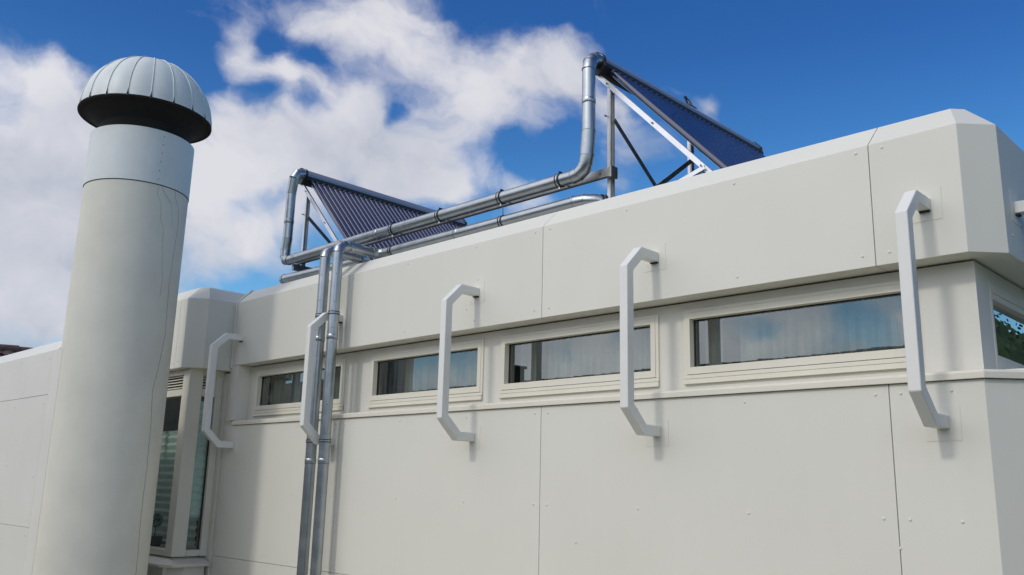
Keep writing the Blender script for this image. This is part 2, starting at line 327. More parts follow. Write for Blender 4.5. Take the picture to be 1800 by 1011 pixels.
# ------------------------------------------------------------------ ground
tag(MB().add([(-300,-300,GZ),(300,-300,GZ),(300,300,GZ),(-300,300,GZ)], [(0,1,2,3)]).obj('ground', M['ground']), kind='structure')

tag(MB().add([(-1.0,-300,GZ+.004),(300,-300,GZ+.004),(300,300,GZ+.004),(-1.0,300,GZ+.004)], [(0,1,2,3)]).obj('lawn', M['lawn']), kind='structure')  # unseen dark grass, added to cut bounce light on the right flank

# ------------------------------------------------------------------ main building
F = 4.9                                           # facade plane
Z0, Z1, ZT, DT = 1.28, 2.01, 2.175, 0.17          # parapet: bottom, fold, top, depth of the slope
bld = thing('flat_roofed_building', 'cream panel-clad flat-roofed building with strip windows under a deep parapet', 'building', (-5.2, F, GZ))
BB = (-5.2, F, GZ)
def part(name, mb, m, parent=None, **k):
    """a part given in world coordinates under the building"""
    mb2 = Local(BB); mb2.v, mb2.f = mb.v, mb.f
    return mb2.obj(name, m, parent or bld, **k)

def offset_path(path, t):
    """path offset to its left by t with mitres (open path)"""
    out = []
    for i, p in enumerate(path):
        p = Vector(p)
        d0 = (p - Vector(path[i-1])).normalized() if i else None
        d1 = (Vector(path[i+1]) - p).normalized() if i < len(path) - 1 else None
        d0 = d0 or d1; d1 = d1 or d0
        n0 = Vector((-d0.y, d0.x)); n1 = Vector((-d1.y, d1.x)); b = (n0 + n1).normalized()
        out.append(p + b * (t / b.dot(n0)))
    return out
def band(path, prof):
    """sweep a closed profile [(inward, z)] along a footprint path"""
    mb = MB(); offs = [offset_path(path, t) for t, z in prof]; n = len(prof); m = len(path)
    vs = [(offs[j][i].x, offs[j][i].y, prof[j][1]) for i in range(m) for j in range(n)]
    fs = [(i*n + j, i*n + (j+1) % n, (i+1)*n + (j+1) % n, (i+1)*n + j) for i in range(m-1) for j in range(n)]
    fs += [tuple(range(n)), tuple(range((m-1)*n, m*n))[::-1]]
    return mb.add(vs, fs)
def parapet(zb, thick=0.45): return [(0, zb), (0, Z1), (DT, ZT), (thick, ZT), (thick, zb)]
G = 0.0021                                         # half joint
JU = [-9.275, -7.06, -4.493, -1.925]
for a, b in zip(JU, JU[1:]):
    part('parapet_panel', band([(a + G, F), (b - G, F)], parapet(Z0)), M['panel'], bevel=0.0016)
XC = -1.437
part('corner_parapet_panel', band([(JU[-1] + G, F), (XC, F), (XC + 0.153, F + 0.16), (XC + 0.153, 9.4)], parapet(Z0, 0.25)), M['panel'], bevel=0.0016)
part('parapet_backing', MB().box(-9.2, -1.95, F + 0.012, F + 0.44, Z0 + 0.012, Z1 - 0.02), M['backing'])
part('parapet_backing', MB().prism([(F + 0.03, Z1 - 0.01), (F + DT + 0.016, ZT - 0.016), (F + 0.43, ZT - 0.016), (F + 0.43, Z1 - 0.01)], 'x', -9.2, -1.95), M['backing'])
# bay parapet on the left, projecting forward
XB = -9.28; YB = 4.40
part('bay_parapet_panel', band([(-13.0, YB), (-9.62 - G, YB)], parapet(1.222, 0.27)), M['panel'], bevel=0.0016)
part('bay_parapet_panel', band([(-9.62 + G, YB), (XB - 0.17, YB), (XB, YB + 0.17), (XB, 5.6)], parapet(1.222, 0.27)), M['panel'], bevel=0.0016)
part('bay_parapet_backing', MB().box(-9.9, -9.5, YB + 0.012, YB + 0.35, 1.24, Z1 - 0.01), M['backing'])
part('corner_batten', MB().box(XB + 0.006, XB + 0.042, F - 0.014, F + 0.01, Z0 - 0.03, Z1 + 0.0), M['panel'], bevel=0.002)
part('corner_batten', MB().bar((XB + 0.03, F - 0.008, Z1 - 0.005), (XB + 0.03, F + DT + 0.0, ZT + 0.012), 0.03, 0.02), M['panel'], bevel=0.002)
# roof
part('roof', MB().box(-13, -1.55, 5.3, 9.35, 1.9, 1.95), M['roofing'])
# wall around the strip windows (recessed), its outer corner and the right flank
YW = 5.062
XW = -1.46
wins = [(-8.955, -7.255), (-6.835, -5.285), (-5.08, -3.523), (-3.316, -1.765)]
ZWB, ZWT = 0.714, 1.214
xs = [-9.10] + [v for w in wins for v in w] + [XW]
for i in range(0, len(xs), 2):
    part('pier_panel', MB().box(xs[i], xs[i+1], YW, YW + 0.12, ZWB, ZWT), M['recess'])
part('head_panel', MB().box(-9.10, XW, YW, YW + 0.12, ZWT, Z0 - 0.012), M['recess'])
part('apron_panel', MB().box(-9.10, XW, YW, YW + 0.12, 0.62, ZWB), M['recess'])
part('recess_jamb', MB().prism([(-9.275, F + 0.003), (-9.105, F + 0.003), (-9.102, 5.18), (-9.275, 5.18)], 'z', 0.662, Z0 - 0.002), M['recess'])
# right flank of the window zone
FW = (5.285, 8.2)
part('pier_panel', MB().box(XW - 0.12, XW - 0.0005, YW + 0.121, FW[0], 0.62, Z0 - 0.012), M['recess'])
part('head_panel', MB().box(XW - 0.12, XW - 0.0005, FW[0], FW[1], 1.19, Z0 - 0.012), M['recess'])
part('apron_panel', MB().box(XW - 0.12, XW - 0.0005, FW[0], FW[1], 0.62, 0.70), M['recess'])
part('pier_panel', MB().box(XW - 0.12, XW - 0.0005, FW[1], 9.1, 0.62, Z0 - 0.012), M['recess'])
part('back_wall', MB().box(-13, -1.45, 9.11, 9.36, GZ, 1.89), M['panel'])
part('back_wall', MB().box(-1.449, -1.12, 9.02, 9.36, GZ, 0.60), M['panel'])
# sill board all along and round the chamfered corner
CH = [(-9.105, F), (-1.418, F), (-1.10, F + 0.318), (-1.10, 9.0)]
def sillprof(o=0.02): return [(-o, 0.607), (-o, 0.640), (0.0, 0.654), (0.15, 0.668), (0.15, 0.607)]
part('window_sill', band(CH[:2] + [(-1.10, F + 0.318), (-1.10, 9.0)], sillprof()), M['frame'], bevel=0.0015)
part('ledge', MB().prism([(XW - 0.05, 5.05), (-1.25, 5.05), (-1.25, 9.0), (XW - 0.05, 9.0)], 'z', 0.60, 0.664), M['recess'])
# lower cladding
JL = [-9.27, -7.06, -4.482, -1.903]
def low(zb, zt): return [(0, zb), (0, zt), (0.06, zt), (0.06, zb)]
for zb, zt in ((-0.79 + G, 0.604), (GZ, -0.79 - G)):
    for a, b in zip(JL, JL[1:]):
        part('wall_panel', band([(a + G, F), (b - G, F)], low(zb, zt)), M['panel'], bevel=0.0016)
    part('corner_wall_panel', band([(JL[-1] + G, F), (-1.418, F), (-1.10, F + 0.318), (-1.10, 9.0)], low(zb, zt)), M['panel'], bevel=0.0016)
part('wall_core', MB().box(-9.25, -1.62, F + 0.066, F + 0.16, GZ, 0.604), M['backing'])
part('wall_core', MB().box(-9.42, -9.2, F + 0.02, F + 0.3, GZ, 1.2), M['recess'])

# rivets: one mesh, placed along the panel edges
def rivet_mesh(r=0.0085, h=0.0055):
    mb = MB(); mb.lathe([(r, 0), (r * .82, h * .6), (r * .35, h), (0.0001, h)], 10)
    o = mb.obj('rivet', M['rivet'], bld, smooth=True); o.rotation_euler = (R(90), 0, 0)
    return o
riv = rivet_mesh(); first = [True]
def rivet(x, y, z, rz=0.0):
    loc = Vector((x, y, z)) - Vector(BB)
    if first[0]: riv.location = loc; riv.rotation_euler = (R(90), 0, rz); first[0] = False
    else: inst(riv, bld, loc, (R(90), 0, rz))
for z in (1.975, 1.348):
    for x in (-1.845, -1.998, -2.807, -3.682, -4.42, -4.575, -5.25, -6.16, -6.985, -7.135, -7.75, -8.5):
        rivet(x, F, z)
for z in (0.552, -0.112):
    for x in (-1.58, -1.84, -1.978, -2.785, -3.6, -4.413, -4.545, -5.30, -6.16, -6.985, -7.135, -7.8, -8.52, -9.2):
        rivet(x, F, z)
for x in (-7.8, -8.52, -9.2, -6.985, -7.135): rivet(x, F, -0.75)
rivet(-4.135, F, -0.359); rivet(-1.90, F, -0.16 - .1); rivet(-5.35, F, 1.45); rivet(-5.22, F, 1.69); rivet(-5.14, F, 1.515); rivet(-5.29, F, 1.51)
for p in ((XB - 0.05, YB + 0.12 + .0, 1.3), ): rivet(p[0], p[1] - 0.0, p[2], R(45))
rivet(-9.55, YB, 1.30); rivet(-9.66, YB, 1.28)
for y in (5.20, 5.27): rivet(XC + 0.153, y + 0.62, 1.975, R(90))
rivet(XC + 0.153, 5.16, 1.40, R(90))

# windows of the strip
def window(x0, x1, z0=ZWB, z1=ZWT, y=YW):
    mb = MB(); t = 0.046; zb = z0 + 0.056
    mb.box(x0, x0 + t*.55, y - 0.012, y + 0.09, zb, z1); mb.box(x1 - t*.55, x1, y - 0.012, y + 0.09, zb, z1)
    mb.box(x0 + t*.55, x1 - t*.55, y - 0.012, y + 0.09, z1 - t*.45, z1)
    w = part('window', mb, M['frame'], bevel=0.0015)
    def sub(name, mb, m, **k): mb2 = Local(BB); mb2.v, mb2.f = mb.v, mb.f; return mb2.obj(name, m, w, **k)
    a, b, c, d = x0 + t*.55 + .0012, x1 - t*.55 - .0012, zb + 0.003, z1 - t*.45 - .0012
    s = 0.052; mb = MB(); yf = y - 0.0145
    def rail(x0_, x1_, z0_, z1_): mb.box(x0_, x1_, yf, y + 0.075, z0_, z1_)
    rail(a, a + s*.45, c, d); rail(b - s*.75, b, c, d); rail(a + s*.45, b - s*.75, c, c + s*.92); rail(a + s*.45, b - s*.75, d - s*.8, d)
    sub('sash', mb, M['frame'], bevel=0.001)
    gx0, gx1, gz0, gz1 = a + s*.45, b - s*.75, c + s*.92, d - s*.8
    sub('pane', MB().add([(gx0, y+.045, gz0), (gx1, y+.045, gz0), (gx1, y+.045, gz1), (gx0, y+.045, gz1)], [(0,1,2,3)]), M['glass'])
    sub('gasket', MB().box(gx0, gx1, y + .036, y + .044, gz1 - .006, gz1).box(gx0, gx0 + .006, y + .036, y + .044, gz0, gz1 - .0065).box(gx0 + .0065, gx1, y + .036, y + .044, gz0, gz0 + .005), M['rubber'])
    sub('sill_slat', MB().box(x0, x1, y - 0.014, y - .0005, z0 + 0.029, zb - 0.001), M['frame'], bevel=0.0015)
    sub('sill_slat', MB().box(x0, x1, y - 0.022, y - .0005, z0 - 0.006, z0 + 0.026), M['frame'], bevel=0.0015)
    return w
for w_ in wins: window(*w_)

# window in the right flank
mb = MB(); y0, y1 = FW; zz0, zz1 = 0.70, 1.19; xf = XW + 0.004
mb.box(XW - .09, xf, y0, y0 + .03, zz0, zz1).box(XW - .09, xf, y1 - .05, y1, zz0, zz1).box(XW - .09, xf, y0 + .03, y1 - .05, zz1 - .05, zz1).box(XW - .09, xf, y0 + .03, y1 - .05, zz0, zz0 + .05)
fwin = part('window', mb, M['frame'], bevel=0.002)
def subf(name, mb, m, **k): mb2 = Local(BB); mb2.v, mb2.f = mb.v, mb.f; return mb2.obj(name, m, fwin, **k)
mb = MB(); yb = y1 - .05
mb.box(XW - .08, xf - .008, y0 + .031, y0 + .05, zz0 + .051, zz1 - .051).box(XW - .08, xf - .008, y0 + .05, yb, zz1 - .085, zz1 - .051).box(XW - .08, xf - .008, y0 + .05, yb, zz0 + .051, zz0 + .085)
subf('sash', mb, M['frame'], bevel=0.002)
subf('pane', MB().add([(XW - .05, y0 + .05, zz0 + .085), (XW - .05, yb, zz0 + .085), (XW - .05, yb, zz1 - .085), (XW - .05, y0 + .05, zz1 - .085)], [(0,1,2,3)]), M['glass'])

# bay: corner window with louvres, corner post and sill
YF, XF = 4.50, -9.42
part('bay_header', MB().box(-13, XF - .165, YF, YF + .1, 1.16, 1.24), M['frame'])
part('bay_header', MB().box(XF - .1, XF, YF + .165, 5.0, 1.165, 1.24), M['frame'])
part('corner_post', MB().box(XF - .16, XF, YF, YF + .16, -0.80, 1.24), M['frame'], bevel=0.004)
part('bay_rail', MB().box(-13, XF - .163, YF + .004, YF + .09, 0.925, 1.0), M['frame'], bevel=0.002)
part('bay_rail', MB().box(XF - .09, XF - .004, YF + .163, 4.85, 0.925, 1.01), M['frame'], bevel=0.002)
part('bay_rail', MB().box(-13, XF - .163, YF + .004, YF + .09, -0.80, -0.73), M['frame'], bevel=0.002)
part('bay_rail', MB().box(XF - .09, XF - .004, YF + .163, 4.85, -0.80, -0.735), M['frame'], bevel=0.002)
part('bay_mullion', MB().box(-10.6, -10.52, YF + .004, YF + .09, -.73, 1.155), M['frame'])
part('bay_jamb', MB().box(XF - .10, XF + .006, 4.822, 4.90, -0.80, 1.165), M['frame'], bevel=0.003)
part('bay_jamb', MB().box(XF - .10, XF + .075, 4.902, 4.935, -1.0, 1.20), M['frame'], bevel=0.003)
part('louvre_back', MB().box(-10.5, XF - .17, YF + .055, YF + .07, 1.0, 1.16).box(XF - .07, XF - .055, YF + .17, 4.82, 1.01, 1.165), M['soot'])
for i in range(5):
    z = 1.012 + i * 0.0315
    part('louvre_slat', MB().prism([(YF + .006, z - .001), (YF + .01, z + .007), (YF + .05, z + .028), (YF + .046, z + .02)], 'x', -10.515, XF - .1625), M['frame'])
    part('louvre_slat', MB().prism([(XF - .006, z + .008), (XF - .01, z + .016), (XF - .05, z + .037), (XF - .046, z + .029)], 'y', YF + .1625, 4.82), M['frame'])
part('louvre_frame', MB().box(XF - .07, XF - .004, 4.795, 4.82, 1.01, 1.165), M['frame'])
part('bay_pane', MB().add([(-10.52, YF + .05, -.73), (XF - .16, YF + .05, -.73), (XF - .16, YF + .05, .925), (-10.52, YF + .05, .925)], [(0,1,2,3)]), M['clear_glass'])
part('bay_pane', MB().add([(-13, YF + .05, -.73), (-10.6, YF + .05, -.73), (-10.6, YF + .05, .925), (-13, YF + .05, .925)], [(0,1,2,3)]), M['clear_glass'])
part('bay_pane', MB().add([(XF - .05, YF + .16, -.735), (XF - .05, 4.822, -.735), (XF - .05, 4.822, .925), (XF - .05, YF + .16, .925)], [(0,1,2,3)]), M['clear_glass'])
part('pane_gasket', MB().box(XF - .045, XF - .03, 4.806, 4.821, -.735, .925), M['rubber'])
part('bay_sill', band([(-13, 4.385), (XF - .02, 4.385), (XF + .10, 4.48), (XF + .10, F - .004)], [(0, -.902), (0, -.873), (.17, -.805), (.17, -.902)]), M['frame'], bevel=0.002)
part('bay_wall', MB().box(-13, XF - .08, YB + .06, YB + .3, GZ, -.905).box(XF - .4, XF - .081, YB + .3, 4.95, GZ, -.905), M['panel'])
part('bay_wall', MB().prism([(XF - .078, YB + .10), (XF + .04, YB + .24), (XF + .04, F - .03), (XF - .078, F - .03)], 'z', GZ, -.905), M['recess'])

# rooms behind the windows
part('room_shell', MB().add([(-13,9,-1.5),(-1.6,9,-1.5),(-1.6,9,1.25),(-13,9,1.25),(-13,5.3,-1.5),(-1.6,5.3,-1.5),(-1.6,5.3,1.25),(-13,5.3,1.25)],
     [(0,1,2,3),(0,3,7,4),(0,4,5,1),(3,2,6,7)]), M['room'], fix=False)
part('room_shell', MB().box(-9.15, -9.09, 5.3, 9, -1.5, 1.25), M['room'])
part('room_shell', MB().box(-9.25, -1.6, 5.18, 5.3, -1.5, .66), M['room'])

# ------------------------------------------------------------------ curtains and things behind the glass
def curtain(x0, x1, label, y=5.235, z0=0.60, z1=1.245, amp=0.022, pitch=0.085, group='pale curtains behind the strip windows'):
    n = int((x1 - x0) / 0.008); vs = []
    rnd = random.Random(int(abs(x0) * 100))
    ph = [rnd.uniform(0, 6) for _ in range(3)]
    for i in range(n + 1):
        x = x0 + (x1 - x0) * i / n
        o = amp * math.sin(2*math.pi*x/pitch + ph[0] + 0.9*math.sin(x*9 + ph[1])) + amp*.35*math.sin(2*math.pi*x/(pitch*.43) + ph[2])
        vs += [(x, y + o, z0), (x, y + o * .8, z1)]
    base = ((x0 + x1)/2, y, z0)
    mb = Local(base); mb.add(vs, [(2*i, 2*i+2, 2*i+3, 2*i+1) for i in range(n)])
    o = mb.obj('curtain', M['fabric'], smooth=True, fix=False); o.location = base
    return tag(o, label, 'curtain', group)
curtain(-8.95, -8.05, 'pale pleated curtain at the left end of the leftmost strip window')
curtain(-7.80, -7.26, 'pale pleated curtain in the leftmost strip window, right of the two downpipes')
curtain(-6.52, -5.30, 'long pale pleated curtain in the second strip window from the left')
curtain(-5.04, -4.86, 'short pale curtain edge at the left end of the third strip window')
curtain(-4.72, -3.56, 'long pale pleated curtain in the third strip window from the left')
curtain(-3.27, -3.13, 'short pale curtain edge at the left end of the rightmost long strip window')
curtain(-3.00, -1.80, 'long pale pleated curtain in the strip window nearest the building corner')
# added pleated sheets that stand in for pale bands in the bay panes
def band_sheet(name, pts, nrm, z0, z1, label):
    (xa, ya), (xb, yb) = pts; vs = []; fs = []; k = 0; z = z0; i = 0
    while z <= z1 + 1e-6:
        d = 0.012 if i % 2 else -0.012
        vs += [(xa + nrm[0]*d, ya + nrm[1]*d, z), (xb + nrm[0]*d, yb + nrm[1]*d, z)]
        z += 0.055 if i % 2 else 0.03; i += 1
    fs = [(2*j, 2*j+1, 2*j+3, 2*j+2) for j in range(i - 1)]
    base = ((xa+xb)/2, (ya+yb)/2, z0); mb = Local(base); mb.add(vs, fs); o = mb.obj(name, M['band_sheet'], fix=False); o.location = base
    return tag(o, label, 'band_sheet')
band_sheet('pleated_sheet', ((-12.5, 4.83), (-9.57, 4.83)), (0, 1), -0.70, 0.60, 'pale green pleated sheet behind the tall pane next to the round chimney')
band_sheet('pleated_sheet', ((-9.495, 4.66), (-9.495, 4.82)), (1, 0), -0.40, 0.90, 'pale green pleated sheet behind the narrow side pane of the bay')
# topiary in a pot and a vase on the inner window board
board = Local((-10.2, 4.75, -.76)); board.box(-10.52, -9.6, 4.6, 5.1, -.78, -.74)
part('window_board', MB().box(-10.52, -9.6, 4.6, 5.1, -.78, -.74), M['frame'])
tp = thing('topiary_plant', 'dark green ball topiary in a square pot behind the bay window pane', 'potted plant', (-10.24, 4.67, -.74))
MB().add(*(lambda: ([(-.055,-.055,0),(.055,-.055,0),(.055,.055,0),(-.055,.055,0),(-.07,-.07,.11),(.07,-.07,.11),(.07,.07,.11),(-.07,.07,.11)], [(0,3,2,1),(4,5,6,7),(0,1,5,4),(1,2,6,5),(2,3,7,6),(3,0,4,7)]))()).obj('pot', M['pot'], tp, bevel=.004)
MB().tube([(0,0,.1),(.004,0,.16),(0,.003,.22)], .006, 8).obj('stem', M['pot'], tp)
lf = MB()
for i in range(520):
    a, u = random.uniform(0, 6.283), random.uniform(-1, 1); q = math.sqrt(1-u*u); n = Vector((q*math.cos(a), q*math.sin(a), u))
    p = Vector((0,0,.28)) + n * random.uniform(.055, .085); t = (n + Vector((random.uniform(-1,1), random.uniform(-1,1), random.uniform(-1,1)))*.8).orthogonal().normalized(); b = n.cross(t)
    lf.add([p - t*.008, p + b*.005, p + t*.012, p - b*.005], [(0,1,2,3)])
lf.obj('crown', M['leaf'], tp, fix=False)
vz = MB().lathe([(.001,0),(.035,0),(.06,.06),(.07,.12),(.045,.19),(.025,.23),(.035,.26),(.03,.258)], 20).obj('vase', M['vase'], smooth=True)
vz.location = (-9.84, 4.76, -.74); tag(vz, 'dull green round vase on the window board right of the topiary', 'vase')
vz2 = MB().lathe([(.001,0),(.03,0),(.05,.05),(.055,.14),(.03,.22),(.02,.30),(.028,.33),(.024,.328)], 20).obj('vase', M['vase'], smooth=True)
vz2.location = (-9.615, 4.70, -.735); tag(vz2, 'tall slim green vase behind the narrow side pane of the bay window', 'vase')
# ------------------------------------------------------------------ white bent tube brackets on the facade
def make_bracket():
    t = thing('facade_bracket', '', 'bracket', (0,0,0), 'white bent square-tube brackets spanning the window strip')
    out = [(0,1.612),(.20,1.612),(.362,1.456),(.362,.520),(.188,.356),(0,.356)]
    inn = [(0,.425),(.158,.425),(.292,.549),(.292,1.428),(.172,1.545),(0,1.545)]
    w = .065; mb = MB(); n = 6; inn_r = inn[::-1]
    vs = []; 
    for x in (0, w):
        vs += [(x, -d, z) for d, z in out] + [(x, -d, z) for d, z in inn_r]
    fs = []
    for i in range(n - 1):
        fs.append((i, i+1, n+i+1, n+i)); o = 2*n; fs.append((o+i, o+n+i, o+n+i+1, o+i+1))
        fs.append((i, o+i, o+i+1, i+1)); fs.append((n+i, n+i+1, o+n+i+1, o+n+i))
    fs.append((0, n, 3*n, 2*n)); fs.append((n-1, 3*n-1, 4*n-1, 2*n-1))
    mb.add(vs, fs); mb.obj('tube', M['bracket'], t, bevel=.0035)
    MB().box(-.057, .122, -.002, .001, 1.488, 1.67).obj('mounting_plate', M['panel'], t)
    MB().box(-.057, .122, -.002, .001, .294, .47).obj('mounting_plate', M['panel'], t)
    MB().box(.004, .061, -.02, -.0036, 1.536, 1.5445).obj('shadow_strip', M['rubber'], t)  # black strip put in for the shade under the upper arm
    return t
br = make_bracket()
BRK = [(-1.668, 'bent white bracket nearest the building corner, largest of the five on the front'),
       (-3.47, 'bent white bracket in front of the third strip window, second from the building corner'),
       (-5.257, 'bent white bracket between the right-hand bracket pair and the steel downpipes'),
       (-7.187, 'bent white bracket standing between the two steel downpipes'),
       (-9.105, 'leftmost bent white bracket beside the chimney, over the inner corner')]
for i, (x, lab) in enumerate(BRK):
    o = br if i == 0 else copy_tree(br)
    o.location = (x, F, 0); o['label'] = lab
o = copy_tree(br); o.location = (XC + .153, 5.245, 0); o.rotation_euler = (0, 0, R(90)); o['label'] = 'white bracket cut off by the right picture edge, on the shaded flank wall'
o = copy_tree(br); o.location = (XC + .153, 7.05, 0); o.rotation_euler = (0, 0, R(90)); o['label'] = 'farther white bracket of the flank wall, seen only as a reflection in its window'

# ------------------------------------------------------------------ round ventilation chimney
CX, CY, CR = -9.011, 3.518, .508
ch = thing('ventilation_chimney', 'thick round grey-white chimney with a ribbed dome cap and sooty underside', 'chimney', (CX, CY, GZ))
def cz(prof): return [(r, z - GZ) for r, z in prof]
MB().lathe(cz([(CR, GZ), (CR, 2.905), (CR - .02, 2.905)]), 128).obj('shaft', M['chimney'], ch, smooth=True)
MB().lathe(cz([(CR + .006, 2.9085), (CR + .006, 3.476), (CR - .004, 3.482), (CR - .05, 3.482), (CR - .06, 3.3)]), 128).obj('metal_sleeve', M['sleeve'], ch, smooth=True)
MB().lathe(cz([(CR + .0015, 2.899), (CR + .0015, 2.909)]), 128).obj('joint_seam', M['crack'], ch)
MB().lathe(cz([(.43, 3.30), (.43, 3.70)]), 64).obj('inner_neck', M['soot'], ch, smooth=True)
def cp(a, z, dr=0.0):      # a: degrees from -Y towards +X
    a = R(a); return ((CR + dr) * math.sin(a), -(CR + dr) * math.cos(a), z - GZ)
MB().tube([cp(92.7, 3.478, .0065), cp(93.8, 3.2, .0065), cp(95.4, 2.912, .0065)], .0022, 6).obj('sleeve_seam', M['sleeve'], ch)
scr = MB().lathe([(.006, 0), (.005, .003), (.0001, .004)], 8).obj('screw', M['screw'], ch)
for k, (a, z) in enumerate([(90.3, 3.42), (90.0, 3.33), (89.7, 3.239), (89.4, 3.145), (89.2, 3.05), (89.0, 2.958)]):
    s_ = scr if k == 0 else inst(scr, ch); s_.location = cp(a, z, .006); s_.rotation_euler = (R(90), 0, R(a))
def crack(pts, r=.0021):
    p2 = []
    for (a, z), (a2, z2) in zip(pts, pts[1:]):
        n = max(2, int(abs(z - z2) / .035))
        for i in range(n): p2.append((a + (a2-a)*i/n + random.uniform(-.35, .35), z + (z2-z)*i/n))
    p2.append(pts[-1]); MB().tube([cp(a, z, -.0008) for a, z in p2], r, 5).obj('crack', M['crack'], ch)
crack([(90.9, 2.894), (90.1, 2.80), (95, 2.737), (97.2, 2.62), (96.8, 2.55), (102, 2.48), (103.4, 2.27), (108.6, 1.94), (108.3, 1.79)], .0016)
crack([(93.5, 2.9), (101.8, 2.81), (109.3, 2.74)], .0022); crack([(109.3, 2.74), (112.2, 2.64), (114.6, 2.5)], .0012)
crack([(112.8, 2.9), (114, 2.83), (122, 2.72), (125, 2.56), (122.6, 2.31), (120.2, 1.93)], .0020)
crack([(120.2, 1.93), (123.5, 1.40), (117.3, 1.05), (112.9, .845), (116.5, .486), (117.6, .10), (117, -.33), (119.5, -.85), (119, -1.3)], .0024)
# dome: 19 gores with raised ribs between them
ND, RD, ZR = 19, .655, 3.74
gore = MB(); da = 2*math.pi/ND; nu, nv = 6, 16; vs = []
for j in range(nv + 1):
    ph = (math.pi/2) * j / nv * .995
    for i in range(nu + 1):
        a = -da/2 + da * i / nu; puff = .010 * math.cos(math.pi * (i/nu - .5)) * math.cos(ph)
        r = (RD + puff) * math.cos(ph); vs.append((r * math.cos(a), r * math.sin(a), ZR - GZ + .02 + (RD + puff*.5) * math.sin(ph) * .985))
m = nu + 1
lip = [((RD + .008) * math.cos(-da/2 + da*i/nu), (RD + .008) * math.sin(-da/2 + da*i/nu), ZR - GZ) for i in range(m)]
lip2 = [((RD - .03) * math.cos(-da/2 + da*i/nu), (RD - .03) * math.sin(-da/2 + da*i/nu), ZR - GZ - .004) for i in range(m)]
o0 = len(vs); vs += lip + lip2
fs = [(j*m+i, j*m+i+1, (j+1)*m+i+1, (j+1)*m+i) for j in range(nv) for i in range(nu)] + [(o0+i, o0+i+1, i+1, i) for i in range(nu)] + [(o0+m+i, o0+m+i+1, o0+i+1, o0+i) for i in range(nu)]
A0 = math.atan2(-1.0, 0.0) + R(70.0)
g0 = gore.add(vs, fs).obj('dome_panel', M['sleeve'], ch, smooth=True)
rb = MB(); pr = []
for j in range(nv + 1):
    ph = (math.pi/2) * j / nv * .97; r = (RD + .004) * math.cos(ph); pr.append((r, 0, ZR - GZ + .02 + (RD + .004) * math.sin(ph) * .985))
rb.tube([(pr[0][0] + .003, 0, ZR - GZ - .004)] + pr, .0055, 6)
r0 = rb.obj('dome_rib', M['sleeve'], ch, smooth=True)
dg = MB().add([(RD + .010, -.012, ZR - GZ - .008), (RD + .010, .014, ZR - GZ - .008), (RD + .0125, .006, ZR - GZ + .03), (RD + .006, .0, ZR - GZ + .075), (RD + .0125, -.004, ZR - GZ + .03)], [(0,1,2,3,4)])
d0_ = dg.obj('dirt_streak', M['soot'], ch)
for k in range(ND):
    a = A0 + da * k
    (g0 if k == 0 else inst(g0, ch)).rotation_euler = (0, 0, a + da/2)
    (r0 if k == 0 else inst(r0, ch)).rotation_euler = (0, 0, a)
    (d0_ if k == 0 else inst(d0_, ch)).rotation_euler = (0, 0, a + .004 * (k % 3))
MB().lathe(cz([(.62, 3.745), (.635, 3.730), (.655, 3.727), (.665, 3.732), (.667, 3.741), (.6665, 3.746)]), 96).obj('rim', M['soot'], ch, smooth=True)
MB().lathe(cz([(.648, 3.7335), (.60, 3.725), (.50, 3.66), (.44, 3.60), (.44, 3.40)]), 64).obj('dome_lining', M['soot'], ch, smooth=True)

# ------------------------------------------------------------------ low wing wall running left from the chimney
YL = CY - CR - .001
wg = thing('side_wing', 'low cream panelled wall with a sloped top running left from the round chimney', 'wall', (-11.5, YL, GZ))
def wpart(name, mb, m=None, **k):
    mb2 = Local((-11.5, YL, GZ)); mb2.v, mb2.f = mb.v, mb.f; return mb2.obj(name, m or M['wing'], wg, **k)
XJ = -9.285
def wprof(zb, zt, top):
    if top: return [(0, zb), (0, 1.222), (.165, 1.372), (.5, 1.372), (.5, zb)]
    return [(0, zb), (0, zt), (.5, zt), (.5, zb)]
for (a, b) in ((-16.4, -14.0), (-14.0, -11.6), (-11.6, XJ)):
    wpart('wall_panel', band([(a + G, YL), (b - .002, YL)], wprof(.784 + .002, 0, True)), bevel=.002)
    wpart('wall_panel', band([(a + G, YL), (b - .002, YL)], wprof(-.472 + .0015, .784 - .0015, False)), bevel=.002)
    wpart('wall_panel', band([(a + G, YL), (b - .002, YL)], wprof(GZ, -.472 - .002, False)), bevel=.002)
wpart('wall_backing', MB().box(-16.3, -9.1, YL + .01, YL + .45, GZ, 1.2), M['wing'])
wpart('end_panel', MB().prism([(XJ + .001, YL), (CX - .03, YL), (CX - .12, YL + .3), (XJ + .001, YL + .3)], 'z', GZ, 1.222), M['wing'])
wpart('end_cap', MB().prism([(YL + .0, 1.2222), (YL + .165, 1.372), (YL + .3, 1.372), (YL + .3, 1.2222)], 'x', XJ + .001, CX - .16), M['wing'])
sc2 = MB().lathe([(.0085, 0), (.007, .004), (.0001, .0055)], 10)
sc2.v = [(v[0], v[1], v[2]) for v in sc2.v]; s0 = sc2.obj('rivet', M['rivet'], wg, smooth=True)
for k, (x, z) in enumerate([(-9.36, .70), (-9.36, .0), (-9.36, -.40), (-9.36, 1.15), (-10.2, .70), (-10.2, .1), (-10.2, -.40), (-10.2, 1.17), (-11.0, .2), (-10.6, -.8), (-9.36, -.55)]):
    q = s0 if k == 0 else inst(s0, wg); q.location = Vector((x, YL, z)) - Vector((-11.5, YL, GZ)); q.rotation_euler = (R(90), 0, 0)

